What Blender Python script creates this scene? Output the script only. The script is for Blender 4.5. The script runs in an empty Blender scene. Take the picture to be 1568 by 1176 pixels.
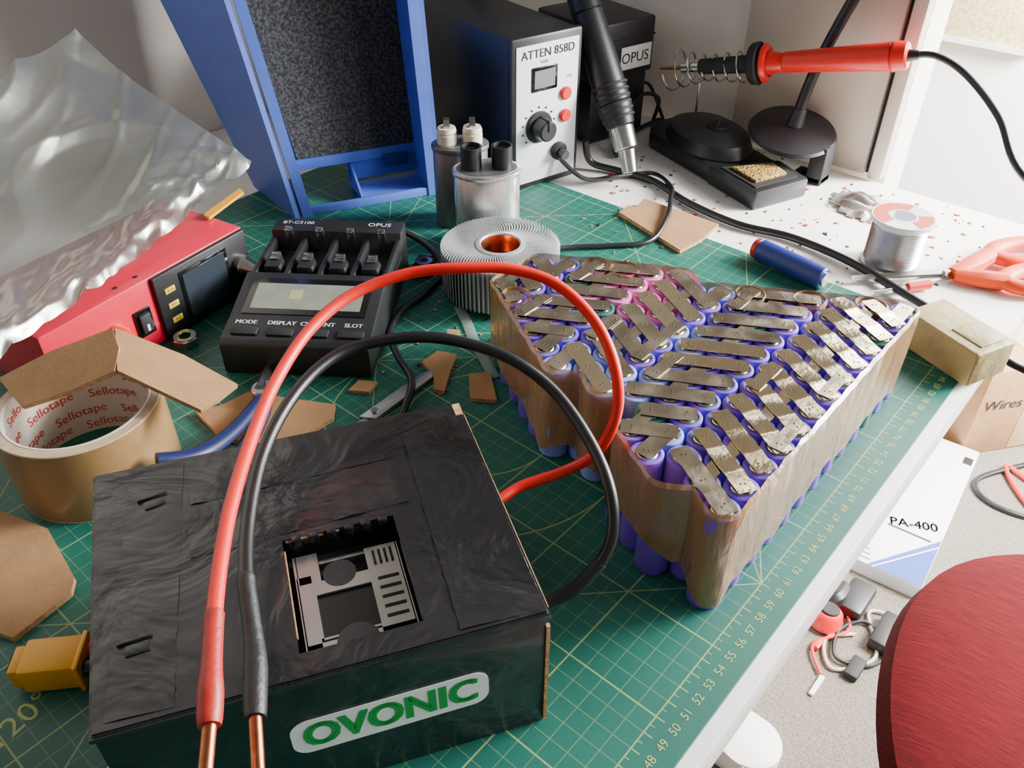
import bpy,bmesh,math,random
from mathutils import Vector,Matrix,noise
random.seed(7)
S=.01;Z0=.753
R=math.radians
# ---------------------------------------------------------------- mesh tools
def hexc(h):
    c=[int(h[i:i+2],16)/255 for i in (0,2,4)]
    return tuple([x/12.92 if x<.04045 else ((x+.055)/1.055)**2.4 for x in c])
def box_g(cx,cy,cz,sx,sy,sz,bev=0,seg=2):
    bm=bmesh.new();bmesh.ops.create_cube(bm,size=1)
    for v in bm.verts: v.co=Vector((v.co.x*sx+cx,v.co.y*sy+cy,v.co.z*sz+cz))
    if bev>0: bmesh.ops.bevel(bm,geom=bm.edges[:],offset=bev,segments=seg,affect='EDGES',profile=.5)
    return dump(bm)
def dump(bm):
    bm.verts.index_update()
    r=([v.co.copy() for v in bm.verts],[[v.index for v in f.verts] for f in bm.faces]);bm.free();return r
def prism_g(poly,z0,z1,bev=0,seg=2):
    bm=bmesh.new();n=len(poly)
    A=[bm.verts.new((p[0],p[1],z0)) for p in poly];B=[bm.verts.new((p[0],p[1],z1)) for p in poly]
    bm.faces.new(A[::-1]);bm.faces.new(B)
    for i in range(n): bm.faces.new((A[i],A[(i+1)%n],B[(i+1)%n],B[i]))
    bmesh.ops.recalc_face_normals(bm,faces=bm.faces[:])
    if bev>0: bmesh.ops.bevel(bm,geom=bm.edges[:],offset=bev,segments=seg,affect='EDGES',profile=.5)
    return dump(bm)
def lathe_g(prof,n=32,closed=False):
    V=[];F=[];idx=[]
    for r,z in prof:
        if r<1e-5: idx.append([len(V)]*n);V.append(Vector((0,0,z)))
        else:
            idx.append(list(range(len(V),len(V)+n)))
            for i in range(n):
                t=2*math.pi*i/n;V.append(Vector((r*math.cos(t),r*math.sin(t),z)))
    m=len(prof)
    for j in range(m if closed else m-1):
        a=idx[j];b=idx[(j+1)%m]
        for i in range(n):
            k=(i+1)%n
            q=[a[i],a[k],b[k],b[i]];u=[]
            for x in q:
                if x not in u:u.append(x)
            if len(u)>2:F.append(u)
    return V,F
def cyl_g(p0,p1,r0,r1=None,n=24,bev=0):
    r1=r0 if r1 is None else r1
    p0=Vector(p0);p1=Vector(p1);d=p1-p0;L=d.length
    b=bev
    prof=[(0,0),(r0-b,0),(r0,b),(r1,L-b),(r1-b,L),(0,L)] if b>0 else [(0,0),(r0,0),(r1,L),(0,L)]
    V,F=lathe_g(prof,n)
    q=Vector((0,0,1)).rotation_difference(d.normalized())
    return [q@v+p0 for v in V],F
def smooth_pts(P,k=8,closed=False):
    P=[Vector(p) for p in P];n=len(P);out=[]
    rng=range(n) if closed else range(n-1)
    for i in rng:
        if closed: a,b,c,d=P[i-1],P[i],P[(i+1)%n],P[(i+2)%n]
        else: a,b,c,d=P[max(i-1,0)],P[i],P[i+1],P[min(i+2,n-1)]
        for j in range(k):
            t=j/k
            out.append(.5*((2*b)+(c-a)*t+(2*a-5*b+4*c-d)*t*t+(3*b-a-3*c+d)*t**3))
    if not closed: out.append(P[-1])
    return out
def tube_g(P,r,n=12,k=8,closed=False,sm=True,flat=None):
    Q=smooth_pts(P,k,closed) if sm else [Vector(p) for p in P]
    m=len(Q)
    if isinstance(r,(list,tuple)):
        rr=[]
        for i in range(m):
            t=i/(m-1)*(len(r)-1);a=int(min(t,len(r)-2));rr.append(r[a]+(r[a+1]-r[a])*(t-a))
    else: rr=[r]*m
    V=[];F=[];N=None
    for i in range(m):
        if closed: T=(Q[(i+1)%m]-Q[i-1]).normalized()
        else: T=(Q[min(i+1,m-1)]-Q[max(i-1,0)]).normalized()
        if N is None:
            N=T.cross(Vector((0,0,1)))
            if N.length<.05:N=T.cross(Vector((1,0,0)))
        N=(N-T*N.dot(T)).normalized();B=T.cross(N)
        for j in range(n):
            t=2*math.pi*j/n
            V.append(Q[i]+(N*math.cos(t)+B*math.sin(t)*(flat or 1))*rr[i])
    for i in range(m if closed else m-1):
        i2=(i+1)%m
        for j in range(n):
            F.append([i*n+j,i*n+(j+1)%n,i2*n+(j+1)%n,i2*n+j])
    if not closed:
        F.append(list(range(n))[::-1]);F.append([(m-1)*n+j for j in range(n)])
    return V,F
_tc={}
def text_g(s,size,align='CENTER'):
    key=(s,size,align)
    if key not in _tc:
        cu=bpy.data.curves.new('t','FONT');cu.body=s;cu.size=size;cu.align_x=align;cu.align_y='CENTER';cu.resolution_u=3
        o=bpy.data.objects.new('t',cu);me=o.to_mesh()
        _tc[key]=([v.co.copy() for v in me.vertices],[list(p.vertices) for p in me.polygons])
        o.to_mesh_clear();bpy.data.objects.remove(o);bpy.data.curves.remove(cu)
    return _tc[key]
def fr(x,y,z=0,rz=0,rx=0,ry=0):
    return Matrix.Translation((x,y,z))@Matrix.Rotation(R(rz),4,'Z')@Matrix.Rotation(R(ry),4,'Y')@Matrix.Rotation(R(rx),4,'X')
class M:
    def __init__(s,T=None): s.v=[];s.f=[];s.m=[];s.mats=[];s.T=T or Matrix()
    def add(s,g,mat,T=None):
        V,F=g;o=len(s.v);TT=s.T@T if T is not None else s.T
        s.v+=[TT@v for v in V]
        if mat not in s.mats:s.mats.append(mat)
        i=s.mats.index(mat)
        s.f+=[[x+o for x in f] for f in F];s.m+=[i]*len(F);return s
    def box(s,mat,cx,cy,cz,sx,sy,sz,bev=0,T=None,seg=2): return s.add(box_g(cx,cy,cz,sx,sy,sz,bev,seg),mat,T)
    def bb(s,mat,x0,x1,y0,y1,z0,z1,bev=0,T=None,seg=2): return s.add(box_g((x0+x1)/2,(y0+y1)/2,(z0+z1)/2,x1-x0,y1-y0,z1-z0,bev,seg),mat,T)
    def cyl(s,mat,p0,p1,r0,r1=None,n=24,bev=0,T=None): return s.add(cyl_g(p0,p1,r0,r1,n,bev),mat,T)
    def prism(s,mat,poly,z0,z1,bev=0,T=None): return s.add(prism_g(poly,z0,z1,bev),mat,T)
    def lathe(s,mat,prof,n=32,T=None,closed=False): return s.add(lathe_g(prof,n,closed),mat,T)
    def tube(s,mat,P,r,n=12,k=8,closed=False,T=None,flat=None): return s.add(tube_g(P,r,n,k,closed,True,flat),mat,T)
    def text(s,mat,t,size,T,align='CENTER'): return s.add(text_g(t,size,align),mat,T)
    def obj(s,name,org=None,ang=35,recalc=True):
        if org is None:
            org=Vector([ (min(v[i] for v in s.v)+max(v[i] for v in s.v))/2 for i in (0,1)]+[min(v[2] for v in s.v)])
        org=Vector(org)
        me=bpy.data.meshes.new(name)
        me.from_pydata([(v-org)*S for v in s.v],[],s.f)
        for m in s.mats: me.materials.append(m)
        me.polygons.foreach_set('material_index',s.m)
        if recalc:
            bm=bmesh.new();bm.from_mesh(me);bmesh.ops.recalc_face_normals(bm,faces=bm.faces[:]);bm.to_mesh(me);bm.free()
        me.polygons.foreach_set('use_smooth',[True]*len(me.polygons))
        me.set_sharp_from_angle(angle=R(ang));me.update()
        o=bpy.data.objects.new(name,me);bpy.context.scene.collection.objects.link(o)
        o.location=(org.x*S,org.y*S,Z0+org.z*S);return o
# ---------------------------------------------------------------- materials
def nt(name):
    m=bpy.data.materials.new(name);m.use_nodes=True;t=m.node_tree
    return m,t,t.nodes['Principled BSDF']
def pm(name,col,rough=.5,metal=0,var=0,vs=60,bump=0,bs=200,coat=0,alpha=1,rvar=0,stretch=None,sheen=0,spec=None,dist=.001,bdist=0):
    if isinstance(col,str): col=hexc(col)
    m,t,b=nt(name);N=t.nodes;L=t.links
    b.inputs['Base Color'].default_value=(*col,1);b.inputs['Roughness'].default_value=rough;b.inputs['Metallic'].default_value=metal
    b.inputs['Coat Weight'].default_value=coat;b.inputs['Coat Roughness'].default_value=.12;b.inputs['Alpha'].default_value=alpha
    if spec is not None:b.inputs['Specular IOR Level'].default_value=spec
    if sheen:b.inputs['Sheen Weight'].default_value=sheen
    tc=N.new('ShaderNodeTexCoord');src=tc.outputs['Object']
    if stretch:
        mp=N.new('ShaderNodeMapping');mp.inputs['Scale'].default_value=stretch;L.new(src,mp.inputs[0]);src=mp.outputs[0]
    if var or rvar:
        n=N.new('ShaderNodeTexNoise');n.inputs['Scale'].default_value=vs;n.inputs['Detail'].default_value=5;L.new(src,n.inputs['Vector'])
        if var:
            r=N.new('ShaderNodeValToRGB');r.color_ramp.elements[0].position=.3;r.color_ramp.elements[1].position=.7
            r.color_ramp.elements[0].color=(*[c*(1-var) for c in col],1);r.color_ramp.elements[1].color=(*[min(1,c*(1+var)) for c in col],1)
            L.new(n.outputs['Fac'],r.inputs[0]);L.new(r.outputs[0],b.inputs['Base Color'])
        if rvar:
            q=N.new('ShaderNodeMapRange');q.inputs['To Min'].default_value=max(0,rough-rvar);q.inputs['To Max'].default_value=rough+rvar
            q.inputs['From Min'].default_value=.3;q.inputs['From Max'].default_value=.7
            L.new(n.outputs['Fac'],q.inputs['Value']);L.new(q.outputs[0],b.inputs['Roughness'])
    if bump:
        n=N.new('ShaderNodeTexNoise');n.inputs['Scale'].default_value=bs;n.inputs['Detail'].default_value=4;L.new(src,n.inputs['Vector'])
        n.inputs['Distortion'].default_value=bdist
        u=N.new('ShaderNodeBump');u.inputs['Strength'].default_value=bump;u.inputs['Distance'].default_value=dist
        L.new(n.outputs['Fac'],u.inputs['Height']);L.new(u.outputs[0],b.inputs['Normal'])
    return m
BLK=pm('black_plastic','1b1c1f',.42,var=.15,bump=.1,bs=900)
BLKG=pm('black_gloss','0d0e10',.15,coat=.4)
BLKM=pm('black_matte','19191b',.7,bump=.2,bs=600)
RUB=pm('black_rubber','141518',.38,coat=.15)
REDR=pm('red_silicone','ea1a0e',.36,coat=.15)
REDS=pm('red_shrink','a8221a',.4,var=.12,bump=.3,bs=300)
CU=pm('copper','b8704a',.3,1,var=.2,vs=300)
STEEL=pm('steel','c4c4bf',.25,1,var=.12,vs=100)
ALU=pm('aluminium','b9babb',.35,1,var=.15,vs=150)
ALUF=pm('alu_fin','cfd0d2',.42,.6,var=.1)
WHT=pm('white_plastic','e8e8e6',.4)
WPAN=pm('white_panel','eceef4',.35)
CARD=pm('cardboard','a67f56',.85,var=.14,vs=40,bump=.3,bs=250)
CARDL=pm('cardboard_edge','b98f61',.9,var=.3,vs=300,bump=.5,bs=600)
YEL=pm('yellow_plastic','f5ac14',.35)
ORG=pm('orange_plastic','e84400',.45)
REDP=pm('red_paint','cc1838',.35,coat=.2,var=.05)
RPL=pm('red_plastic','da1410',.35,coat=.15)
BLUE=pm('blue_plastic','4c66ba',.4,var=.06,coat=.1)
BLUED=pm('blue_dark','1a2c76',.4)
NAVY=pm('navy_grip','142050',.45)
CER=pm('ceramic','d8ccb6',.5)
FOAM,t,b=nt('foam_filter');N=t.nodes;L=t.links
tc=N.new('ShaderNodeTexCoord');n=N.new('ShaderNodeTexNoise');n.inputs['Scale'].default_value=420;n.inputs['Detail'].default_value=3;L.new(tc.outputs['Object'],n.inputs[0])
r=N.new('ShaderNodeValToRGB');e=r.color_ramp.elements;e[0].position=.4;e[0].color=(.016,.016,.016,1);e[1].position=.8;e[1].color=(.11,.11,.1,1);L.new(n.outputs['Fac'],r.inputs[0]);L.new(r.outputs[0],b.inputs['Base Color'])
b.inputs['Roughness'].default_value=.95;u=N.new('ShaderNodeBump');u.inputs['Distance'].default_value=.001;u.inputs['Strength'].default_value=.5;L.new(n.outputs['Fac'],u.inputs['Height']);L.new(u.outputs[0],b.inputs['Normal'])
# ---------------------------------------------------------------- room
def plane_box(name,mat,x0,x1,y0,y1,z0,z1,bev=0):
    m=M();m.bb(mat,x0,x1,y0,y1,z0,z1,bev);return m.obj(name)
m_wall=pm('wall_paint','e4ded4',.75,var=.03,vs=4,bump=.1,bs=300)
m_wall2=pm('wall_paint_white','fbf9f5',.8,var=.01,vs=4)
m_panel=pm('door_paint','beb3a6',.5,var=.02,vs=6)
m_carpet=pm('carpet','85796b',.95,var=.3,vs=220,bump=1,bs=450,dist=.006,sheen=.2)
plane_box('floor',m_carpet,-120,320,-260,130,-80,-75)
plane_box('wall_left',m_wall,-120,84.7,85.3,90,-75,170)
plane_box('wall_back',m_wall,84.7,90,24,90,-75,170)
plane_box('wall_far',m_wall2,200,206,-260,130,-75,170)
m=M();m.bb(m_panel,83.6,84.65,25.9,41,-.25,150,.15);m.bb(m_panel,83.0,84.65,24.0,25.3,-.25,150,.15);m.bb(BLKM,84.2,84.6,25.3,25.9,-.2,150)
m.obj('door_1')
m=M()
m_cork=pm('cork','d8c79a',.9,var=.3,vs=120)
m.bb(m_cork,197.5,199.9,36,62,-16,25,.2);m.bb(WHT,197,199.95,35,36,-17,26);m.bb(WHT,197,199.95,36,62,-17,-16);m.obj('cork_board')
m_desk=pm('desk_laminate','f0eee9',.42,var=.025,vs=12)
m=M();m.bb(m_desk,-45,82.9,6.2,85,-2.8,-.3,.12)
for a in(-30,66):
    m.bb(m_desk,a-3.5,a+3.5,40,50,-72,-2.8,.5)
    m.prism(m_desk,[(a-4,14)]+[(a+4*math.cos(R(t)),15-4*math.sin(R(t))) for t in range(170,0,-15)]+[(a+4,15),(a+4,80),(a-4,80)],-75,-71,.4)
m.obj('desk')
# cutting mat
A0,A1,B0,B1=-30.8,61.3,7.0,68
mm,t,bs=nt('mat_green');N=t.nodes;L=t.links
tc=N.new('ShaderNodeTexCoord');sp=N.new('ShaderNodeSeparateXYZ');L.new(tc.outputs['Object'],sp.inputs[0])
def mth(op,a,b=None,c=None):
    n=N.new('ShaderNodeMath');n.operation=op
    for i,x in enumerate((a,b,c)):
        if x is None: continue
        if isinstance(x,(int,float)): n.inputs[i].default_value=x
        else: L.new(x,n.inputs[i])
    return n.outputs[0]
X=mth('MULTIPLY',sp.outputs[0],100);Y=mth('MULTIPLY',sp.outputs[1],100)
def line(x,per,w): return mth('LESS_THAN',mth('PINGPONG',x,per/2),w)
inY=mth('GREATER_THAN',Y,-.03)
g1=mth('MAXIMUM',line(X,1,.022),line(Y,1,.022))
g5=mth('MAXIMUM',line(X,5,.045),line(Y,5,.045))
dg=mth('LESS_THAN',mth('PINGPONG',mth('SUBTRACT',X,Y),15),.05)
dg2=mth('LESS_THAN',mth('PINGPONG',mth('ADD',X,Y),15),.05)
dg3=mth('LESS_THAN',mth('PINGPONG',mth('SUBTRACT',X,mth('MULTIPLY',Y,1.732)),30),.08)
rad=mth('SQRT',mth('ADD',mth('POWER',mth('SUBTRACT',X,60),2),mth('POWER',mth('SUBTRACT',Y,20),2)))
arc=mth('LESS_THAN',mth('PINGPONG',rad,2.5),.05);arc=mth('MULTIPLY',arc,mth('LESS_THAN',rad,12))
maj=mth('MULTIPLY',mth('MAXIMUM',mth('MAXIMUM',g5,arc),mth('MAXIMUM',dg,mth('MAXIMUM',dg2,dg3))),inY)
tick=mth('MULTIPLY',line(X,1,.03),mth('MULTIPLY',mth('GREATER_THAN',Y,-.45),mth('LESS_THAN',Y,0)))
tick2=mth('MULTIPLY',line(X,.5,.025),mth('MULTIPLY',mth('GREATER_THAN',Y,-.25),mth('LESS_THAN',Y,0)))
fac=mth('MAXIMUM',mth('MULTIPLY',mth('MULTIPLY',g1,inY),.22),mth('MAXIMUM',mth('MULTIPLY',maj,.5),mth('MAXIMUM',mth('MULTIPLY',tick,.65),mth('MULTIPLY',tick2,.5))))
mx=N.new('ShaderNodeMix');mx.data_type='RGBA';L.new(fac,mx.inputs['Factor'])
nz=N.new('ShaderNodeTexNoise');nz.inputs['Scale'].default_value=9;nz.inputs['Detail'].default_value=6;L.new(tc.outputs['Object'],nz.inputs['Vector'])
cr=N.new('ShaderNodeValToRGB');cr.color_ramp.elements[0].color=(*hexc('0b5449'),1);cr.color_ramp.elements[1].color=(*hexc('0f6759'),1)
cr.color_ramp.elements[0].position=.3;cr.color_ramp.elements[1].position=.7
L.new(nz.outputs['Fac'],cr.inputs[0]);L.new(cr.outputs[0],mx.inputs['A']);mx.inputs['B'].default_value=(*hexc('b9c977'),1)
L.new(mx.outputs['Result'],bs.inputs['Base Color']);bs.inputs['Roughness'].default_value=.48
n2=N.new('ShaderNodeTexNoise');n2.inputs['Scale'].default_value=1500;L.new(tc.outputs['Object'],n2.inputs['Vector'])
bu=N.new('ShaderNodeBump');bu.inputs['Strength'].default_value=.15;bu.inputs['Distance'].default_value=.0005;L.new(n2.outputs['Fac'],bu.inputs['Height']);L.new(bu.outputs[0],bs.inputs['Normal'])
m_ink=pm('mat_ink','a8b86c',.6)
m=M();m.bb(mm,A0,A1,B0,B1,-.3,0)
for n in range(30,91):
    m.text(m_ink,str(n),.6,fr(n-29.7,7.9,.012))
m.text(m_ink,"120°",1.6,fr(1.2,30.6,.012,10))
m.text(m_ink,"45°",1.6,fr(33,12,.012,45))
m.obj('cutting_mat',org=(-29.7,8.9,0),recalc=False)
# ---------------------------------------------------------------- battery pack
PUR=pm('purple_sleeve','7c53d8',.35,coat=.2,var=.06);LBL=pm('pale_blue_sleeve','8fa2f6',.35,coat=.2);PNK=pm('pink_sleeve','ee7cc8',.4,coat=.2)
GRN=pm('green_insulator','2d6b58',.6);WIN=pm('white_insulator','c8c4c0',.6);GSL=pm('green_sleeve','2f6f5f',.4,coat=.2)
NI=pm('nickel','cabfab',.25,1,var=.18,vs=60,rvar=.1,bump=.3,bs=160)
NI_LIT=pm('nickel_lit','f0e2bf',.14,1,var=.1,vs=90,bump=.2,bs=200)  # lit copy of the nickel: window glare on the right-hand bars put into colour
WELD=pm('weld_spot','4c463e',.4,.8)
TAPE=pm('parcel_tape','b48a54',.2,var=.22,vs=16,bump=1,bs=38,coat=.7,alpha=.8,dist=.006,stretch=(1.3,1.3,.45),bdist=.6)
starts=[27.6,28.53,27.6,28.53,29.47,32.27,31.34,32.27,31.34,32.27,33.2,34.13,35.07,36.0]
rows=[]
for k,s0 in enumerate(starts):
    b=10.8+1.62*k;amax=49.9-.43*(b-10.8) if b<26.7 else 43.1-.6*(b-26.7)
    r=[];a=s0
    while a<=amax+.3: r.append((a,b));a+=1.87
    rows.append(r)
m=M()
body=[(0,0),(.8,0),(.9,.06),(.915,.2),(.915,6.3),(.88,6.45),(.78,6.5),(.68,6.5)]
for k,r in enumerate(rows):
    for i,(a,b) in enumerate(r):
        d=math.hypot(a-41.5,b-25.0);q=random.random()
        mat=PUR
        if d<3.4: mat=PNK
        elif (k in(5,6,7,8) and (i in(0,1,4) or q<.2)) or (k==3 and i==1): mat=LBL
        elif q>.94 : mat=GSL
        T=fr(a,b,random.uniform(-.02,.05))
        if (k,i)==(2,0): continue
        m.lathe(mat,body,22,T)
        m.lathe(GRN if q<.4 and mat==PUR else (WIN if q<.5 else mat),[(.72,6.505),(.66,6.47),(.4,6.46)],22,T)
        m.lathe(NI,[(.56,6.46),(.5,6.52),(.3,6.55),(0,6.55)],16,T)
m.lathe(PUR,[(0,0),(.8,0),(.915,.2),(.915,3.2),(.8,3.3),(0,3.3)],22,fr(*rows[2][0]))
WD=lathe_g([(.06,0),(.045,.02),(0,.02)],6)
def strip(p,q,w=.95,z=6.6,mat=NI,ext=.5,bend=.0,tilt=1.2,skew=1.0):
    p=Vector((*p,0));q=Vector((*q,0));d=(q-p);L_=d.length;ang=math.degrees(math.atan2(d.y,d.x))
    h=w/2;x0=-ext;x1=L_+ext;c=.05
    nn=max(1,round(L_/1.87))
    xs=[x0,x0+c]
    for i in range(nn): xs+=[L_*(i+.28)/nn,L_*(i+.42)/nn,L_*(i+.58)/nn,L_*(i+.72)/nn]
    xs+=[x1-c,x1]
    V=[];F=[];ns=len(xs)-1
    for i,x in enumerate(xs):
        hw=h-(c if i in(0,ns) else 0)
        f=(x/L_*nn)%1 if 0<x<L_ else 0
        zz=bend if .35<f<.65 else 0
        for y,z2 in((-hw,0),(hw,0),(hw,.03),(-hw,.03)): V.append(Vector((x,y,zz+z2)))
    for i in range(ns):
        o=i*4
        for j in range(4): F.append([o+j,o+(j+1)%4,o+4+(j+1)%4,o+4+j])
    F.append([0,1,2,3]);F.append([ns*4+3,ns*4+2,ns*4+1,ns*4])
    T=fr(p.x,p.y,z+random.uniform(0,.02),ang+random.uniform(-skew,skew),random.uniform(-tilt,tilt),random.uniform(-.4,.4))
    m.add((V,F),mat,T)
    for i in range(nn+1):
        for dy in(-.12,.12): m.add(WD,WELD,T@Matrix.Translation((L_*i/nn+random.uniform(-.1,.1),dy,.03)))
pos={}
for k,r in enumerate(rows):
    for i,(a,b) in enumerate(r):
        if (k,i)!=(2,0): pos[(round((a-27.6)/.935),k)]=(a,b)
# groups of three rows carry parallel bars; alternate groups run the other way
done=set()
for k0 in range(0,14,3):
    sgn=1 if (k0//3)%2==0 else -1
    for kk in range(k0,min(k0+3,14)):
        for (x,k) in sorted([c for c in pos if c[1]==kk]):
            if (x,k) in done: continue
            ch=[(x,k)];done.add((x,k))
            while ch[-1][1]+1<min(k0+3,14):
                c=(ch[-1][0]+sgn,ch[-1][1]+1)
                if c in pos and c not in done: ch.append(c);done.add(c)
                else: break
            p=pos[ch[0]];front=k0==0
            hi=NI_LIT if (front and random.random()<.8) or (p[1]<21 and random.random()<.3) else NI
            if len(ch)>1: strip(p,pos[ch[-1]],1.08,6.66,hi,.56,.05 if front else 0,4 if front else 1.4)
            else:
                c=next((c for c in((x+2,k),(x-2,k),(x+1,k+1),(x-1,k-1)) if c in pos),None)
                if c: strip(p,pos[c],1.0,6.62,hi)
for (x,k),p in pos.items():
    if (x+2,k) in pos and ((x//2+k)%3!=0 if k%3==1 else random.random()<.14): strip(p,pos[(x+2,k)],.78,6.59 if k%3==1 else 6.73,NI if p[1]>16 or random.random()<.5 else NI_LIT)
# tape skin round the outline
bd=rows[0]+[r[-1] for r in rows[1:-1]]+rows[-1][::-1]+[r[0] for r in rows[1:-1]][::-1]
pts=[];n=len(bd)
for i in range(n):
    a,b,c=Vector(bd[i-1]),Vector(bd[i]),Vector(bd[(i+1)%n])
    d1=(b-a).normalized();d2=(c-b).normalized();n1=Vector((d1.y,-d1.x));n2=Vector((d2.y,-d2.x))
    if d1.cross(d2)>=-.01:
        t1=math.atan2(n1.y,n1.x);t2=math.atan2(n2.y,n2.x)
        while t2<t1-1e-6:t2+=2*math.pi
        s=max(1,int((t2-t1)/.35))
        for j in range(s+1):
            t=t1+(t2-t1)*j/s;pts.append(b+Vector((math.cos(t),math.sin(t)))*.97)
    else:
        pts.append(b+(n1+n2).normalized()*.95)
    pts.append((b+c)/2+n2*.9)
V=[];F=[];np_=len(pts)
for p in pts:
    near=max(0,1-math.hypot(p.x-26.9,p.y-14.6)/2.8)
    tip=max(0,1-math.hypot(p.x-27.0,p.y-9.9)/2.2)
    lo=1.0+1.6*noise.noise(Vector((p.x*.45,p.y*.45,3)))+1.7*near-.7*tip
    lo=max(.25,lo)
    for j in range(9):
        h=lo+(6.62-lo)*(j/7) if j<8 else 6.8
        w=noise.noise(Vector((p.x*.6,p.y*.6,h*.3)))
        nrm=Vector((p.x-40,p.y-19)).normalized()
        k=.1*w+.05*noise.noise(Vector((p.x*2,p.y*2,h*.8)))-(.22 if j==8 else 0)
        V.append(Vector((p.x+nrm.x*k,p.y+nrm.y*k,h+(.12*w if j==8 else 0))))
for j in range(8):
    for i in range(np_):
        i2=(i+1)%np_;F.append([i*9+j,i2*9+j,i2*9+j+1,i*9+j+1])
m.add((V,F),TAPE)
m.obj('battery_pack')
# ---------------------------------------------------------------- cardboard box with black tape
m=M(fr(2.3,21.4,0,-31.0))
BOXM=pm('black_tape_card','18181b',.3,var=.15,vs=18,bump=.9,bs=20,rvar=.1,dist=.008,coat=.3,bdist=.8)
BW,BD,BH=16.9,13.8,7.8
m.bb(BOXM,0,BW,0,.35,0,BH,.06);m.bb(BOXM,-.2,BW,BD-.35,BD,0,BH,.06);m.bb(BOXM,0,.35,.35,BD-.35,0,BH,.06);m.bb(BOXM,BW-.35,BW,.35,BD-.35,0,BH-.1,.06)
m.bb(BOXM,.35,BW-.35,.35,BD-.35,0,.4)
wx0,wx1,wy0,wy1=7.3,12.15,1.1,7.0
bm=bmesh.new()
O=[(-.1,-.1),(BW+.15,-.1),(BW+.15,BD+.1),(-.7,BD+.1)];I=[(wx0,wy0),(wx1,wy0),(wx1,wy1),(wx0,wy1)]
vo=[[bm.verts.new((x,y,z)) for x,y in O] for z in(BH-.25,BH+.1)];vi=[[bm.verts.new((x,y,z)) for x,y in I] for z in(BH-.25,BH+.1)]
for i in range(4):
    j=(i+1)%4
    bm.faces.new((vo[1][i],vo[1][j],vi[1][j],vi[1][i]));bm.faces.new((vo[0][i],vi[0][i],vi[0][j],vo[0][j]))
    bm.faces.new((vo[0][i],vo[0][j],vo[1][j],vo[1][i]));bm.faces.new((vi[0][i],vi[1][i],vi[1][j],vi[0][j]))
eds=[e for e in bm.edges if all(v in vo[1] for v in e.verts)]
bmesh.ops.bevel(bm,geom=eds,offset=.14,segments=3,affect='EDGES');m.add(dump(bm),BOXM)
for (xa,ya,xb,yb,w_) in((3.5,8.3,13.0,8.7,2.2),(1.6,.3,2.2,13.4,2.4),(14.6,.2,14.9,13.5,2.4),(3.6,11.6,13.2,11.9,2.4)):
    V=[];F=[];ns=46;d=Vector((xb-xa,yb-ya,0));nn=Vector((-d.y,d.x,0)).normalized()*w_/2
    for i in range(ns+1):
        c=Vector((xa,ya,0))+d*(i/ns)
        for s in(-1,-.5,0,.5,1):
            z=BH+.112+.1*max(0,noise.noise(Vector((c.x*1.3,c.y*1.3,s*1.6))))+(0 if abs(s)==1 else .012);q=c+nn*s*(1+.05*noise.noise(Vector((c.x*2,c.y*2,9))));V.append(Vector((q.x,q.y,z)))
    for i in range(ns):
        for j in range(4):
            cx=(V[i*5+j].x+V[i*5+j+6].x)/2;cy=(V[i*5+j].y+V[i*5+j+6].y)/2
            if wx0-.1<cx<wx1+.1 and wy0-.1<cy<wy1+.1: continue
            F.append([i*5+j,i*5+j+1,i*5+j+6,i*5+j+5])
    m.add((V,F),BOXM)
m.bb(BOXM,wx0+.1,wx1-.1,wy1-.02,wy1+.2,BH-1.3,BH-.1,.03)
for i in range(6): m.box(BOXM,wx0+.6+i*.75,wy1-.05,BH-.15,.42,.3,.6,.06)
for i in range(7): m.box(CARDL,wx0+.3+i*.66,wy1-.03,BH-.02+.03*math.sin(i*2),.3+.1*math.sin(i*3),.06,.1,T=None)
m.box(CARDL,wx0+.04,4.2,BH-.1,.05,4.6,.1)
for x,y,a in((2.0,11.4,10),(1.4,3.6,5)): m.box(BOXM,0,0,0,1.3,.14,.2,.05,T=fr(x,y,BH+.16,a));m.box(BOXM,0,0,0,.9,.5,.06,.02,T=fr(x+.1,y-.4,BH+.16,a))
m.box(CARDL,BW+.16,6.6,BH-.1,.04,12.6,.14);m.box(CARDL,BW+.06,.0,3.6,.16,.2,6.8);m.box(CARDL,9.8,wy0+.03,BH-.1,4.4,.05,.14)
m.box(CARDL,BW-.1,13.2,BH+.1,.4,.9,.05)
G1=pm('bracket_metal','b8bab6',.32,.9,var=.12,vs=40,bump=.2,bs=60)
z=7.1
m.bb(BLKM,.5,BW-.5,.5,BD-.5,4.2,z-.6)
m.bb(G1,7.6,8.2,1.3,5.4,z-.1,z);m.bb(G1,7.6,12.0,1.2,1.9,z-.1,z)
m.bb(G1,10.6,12.0,1.2,6.2,z-.1,z);m.bb(G1,8.2,10.6,4.3,5.0,z-.1,z);m.bb(G1,7.7,8.6,5.0,6.6,z-.1,z)
m.bb(G1,7.55,7.65,1.2,6.6,z-.9,z);m.bb(G1,11.95,12.05,1.2,6.2,z-.9,z);m.bb(G1,8.6,12,6.1,6.3,z-.8,z-.2,.03)
m.bb(BLKG,8.2,10.6,2.0,4.3,z-.3,z-.15);m.bb(G1,8.2,10.6,2.0,2.1,z-.5,z);m.bb(G1,8.2,8.3,2.0,4.3,z-.5,z)
for i in range(5): m.bb(BLKM,10.9,11.8,2.3+i*.5,2.45+i*.5,z-.02,z+.02)
for i in range(4): m.bb(BLKM,10.9+i*.25,11.0+i*.25,5.2,5.9,z-.02,z+.1)
m.cyl(BLKM,(9.6,1.6,z-.2),(9.6,1.6,z+.02),.85,n=28)
m.cyl(BLKM,(9.4,5.2,z-.2),(9.4,5.2,z+.02),.7,n=28)
st=[]
x0,x1,z0,z1=6.3,14.4,3.0,5.2;rr=.7
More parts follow.
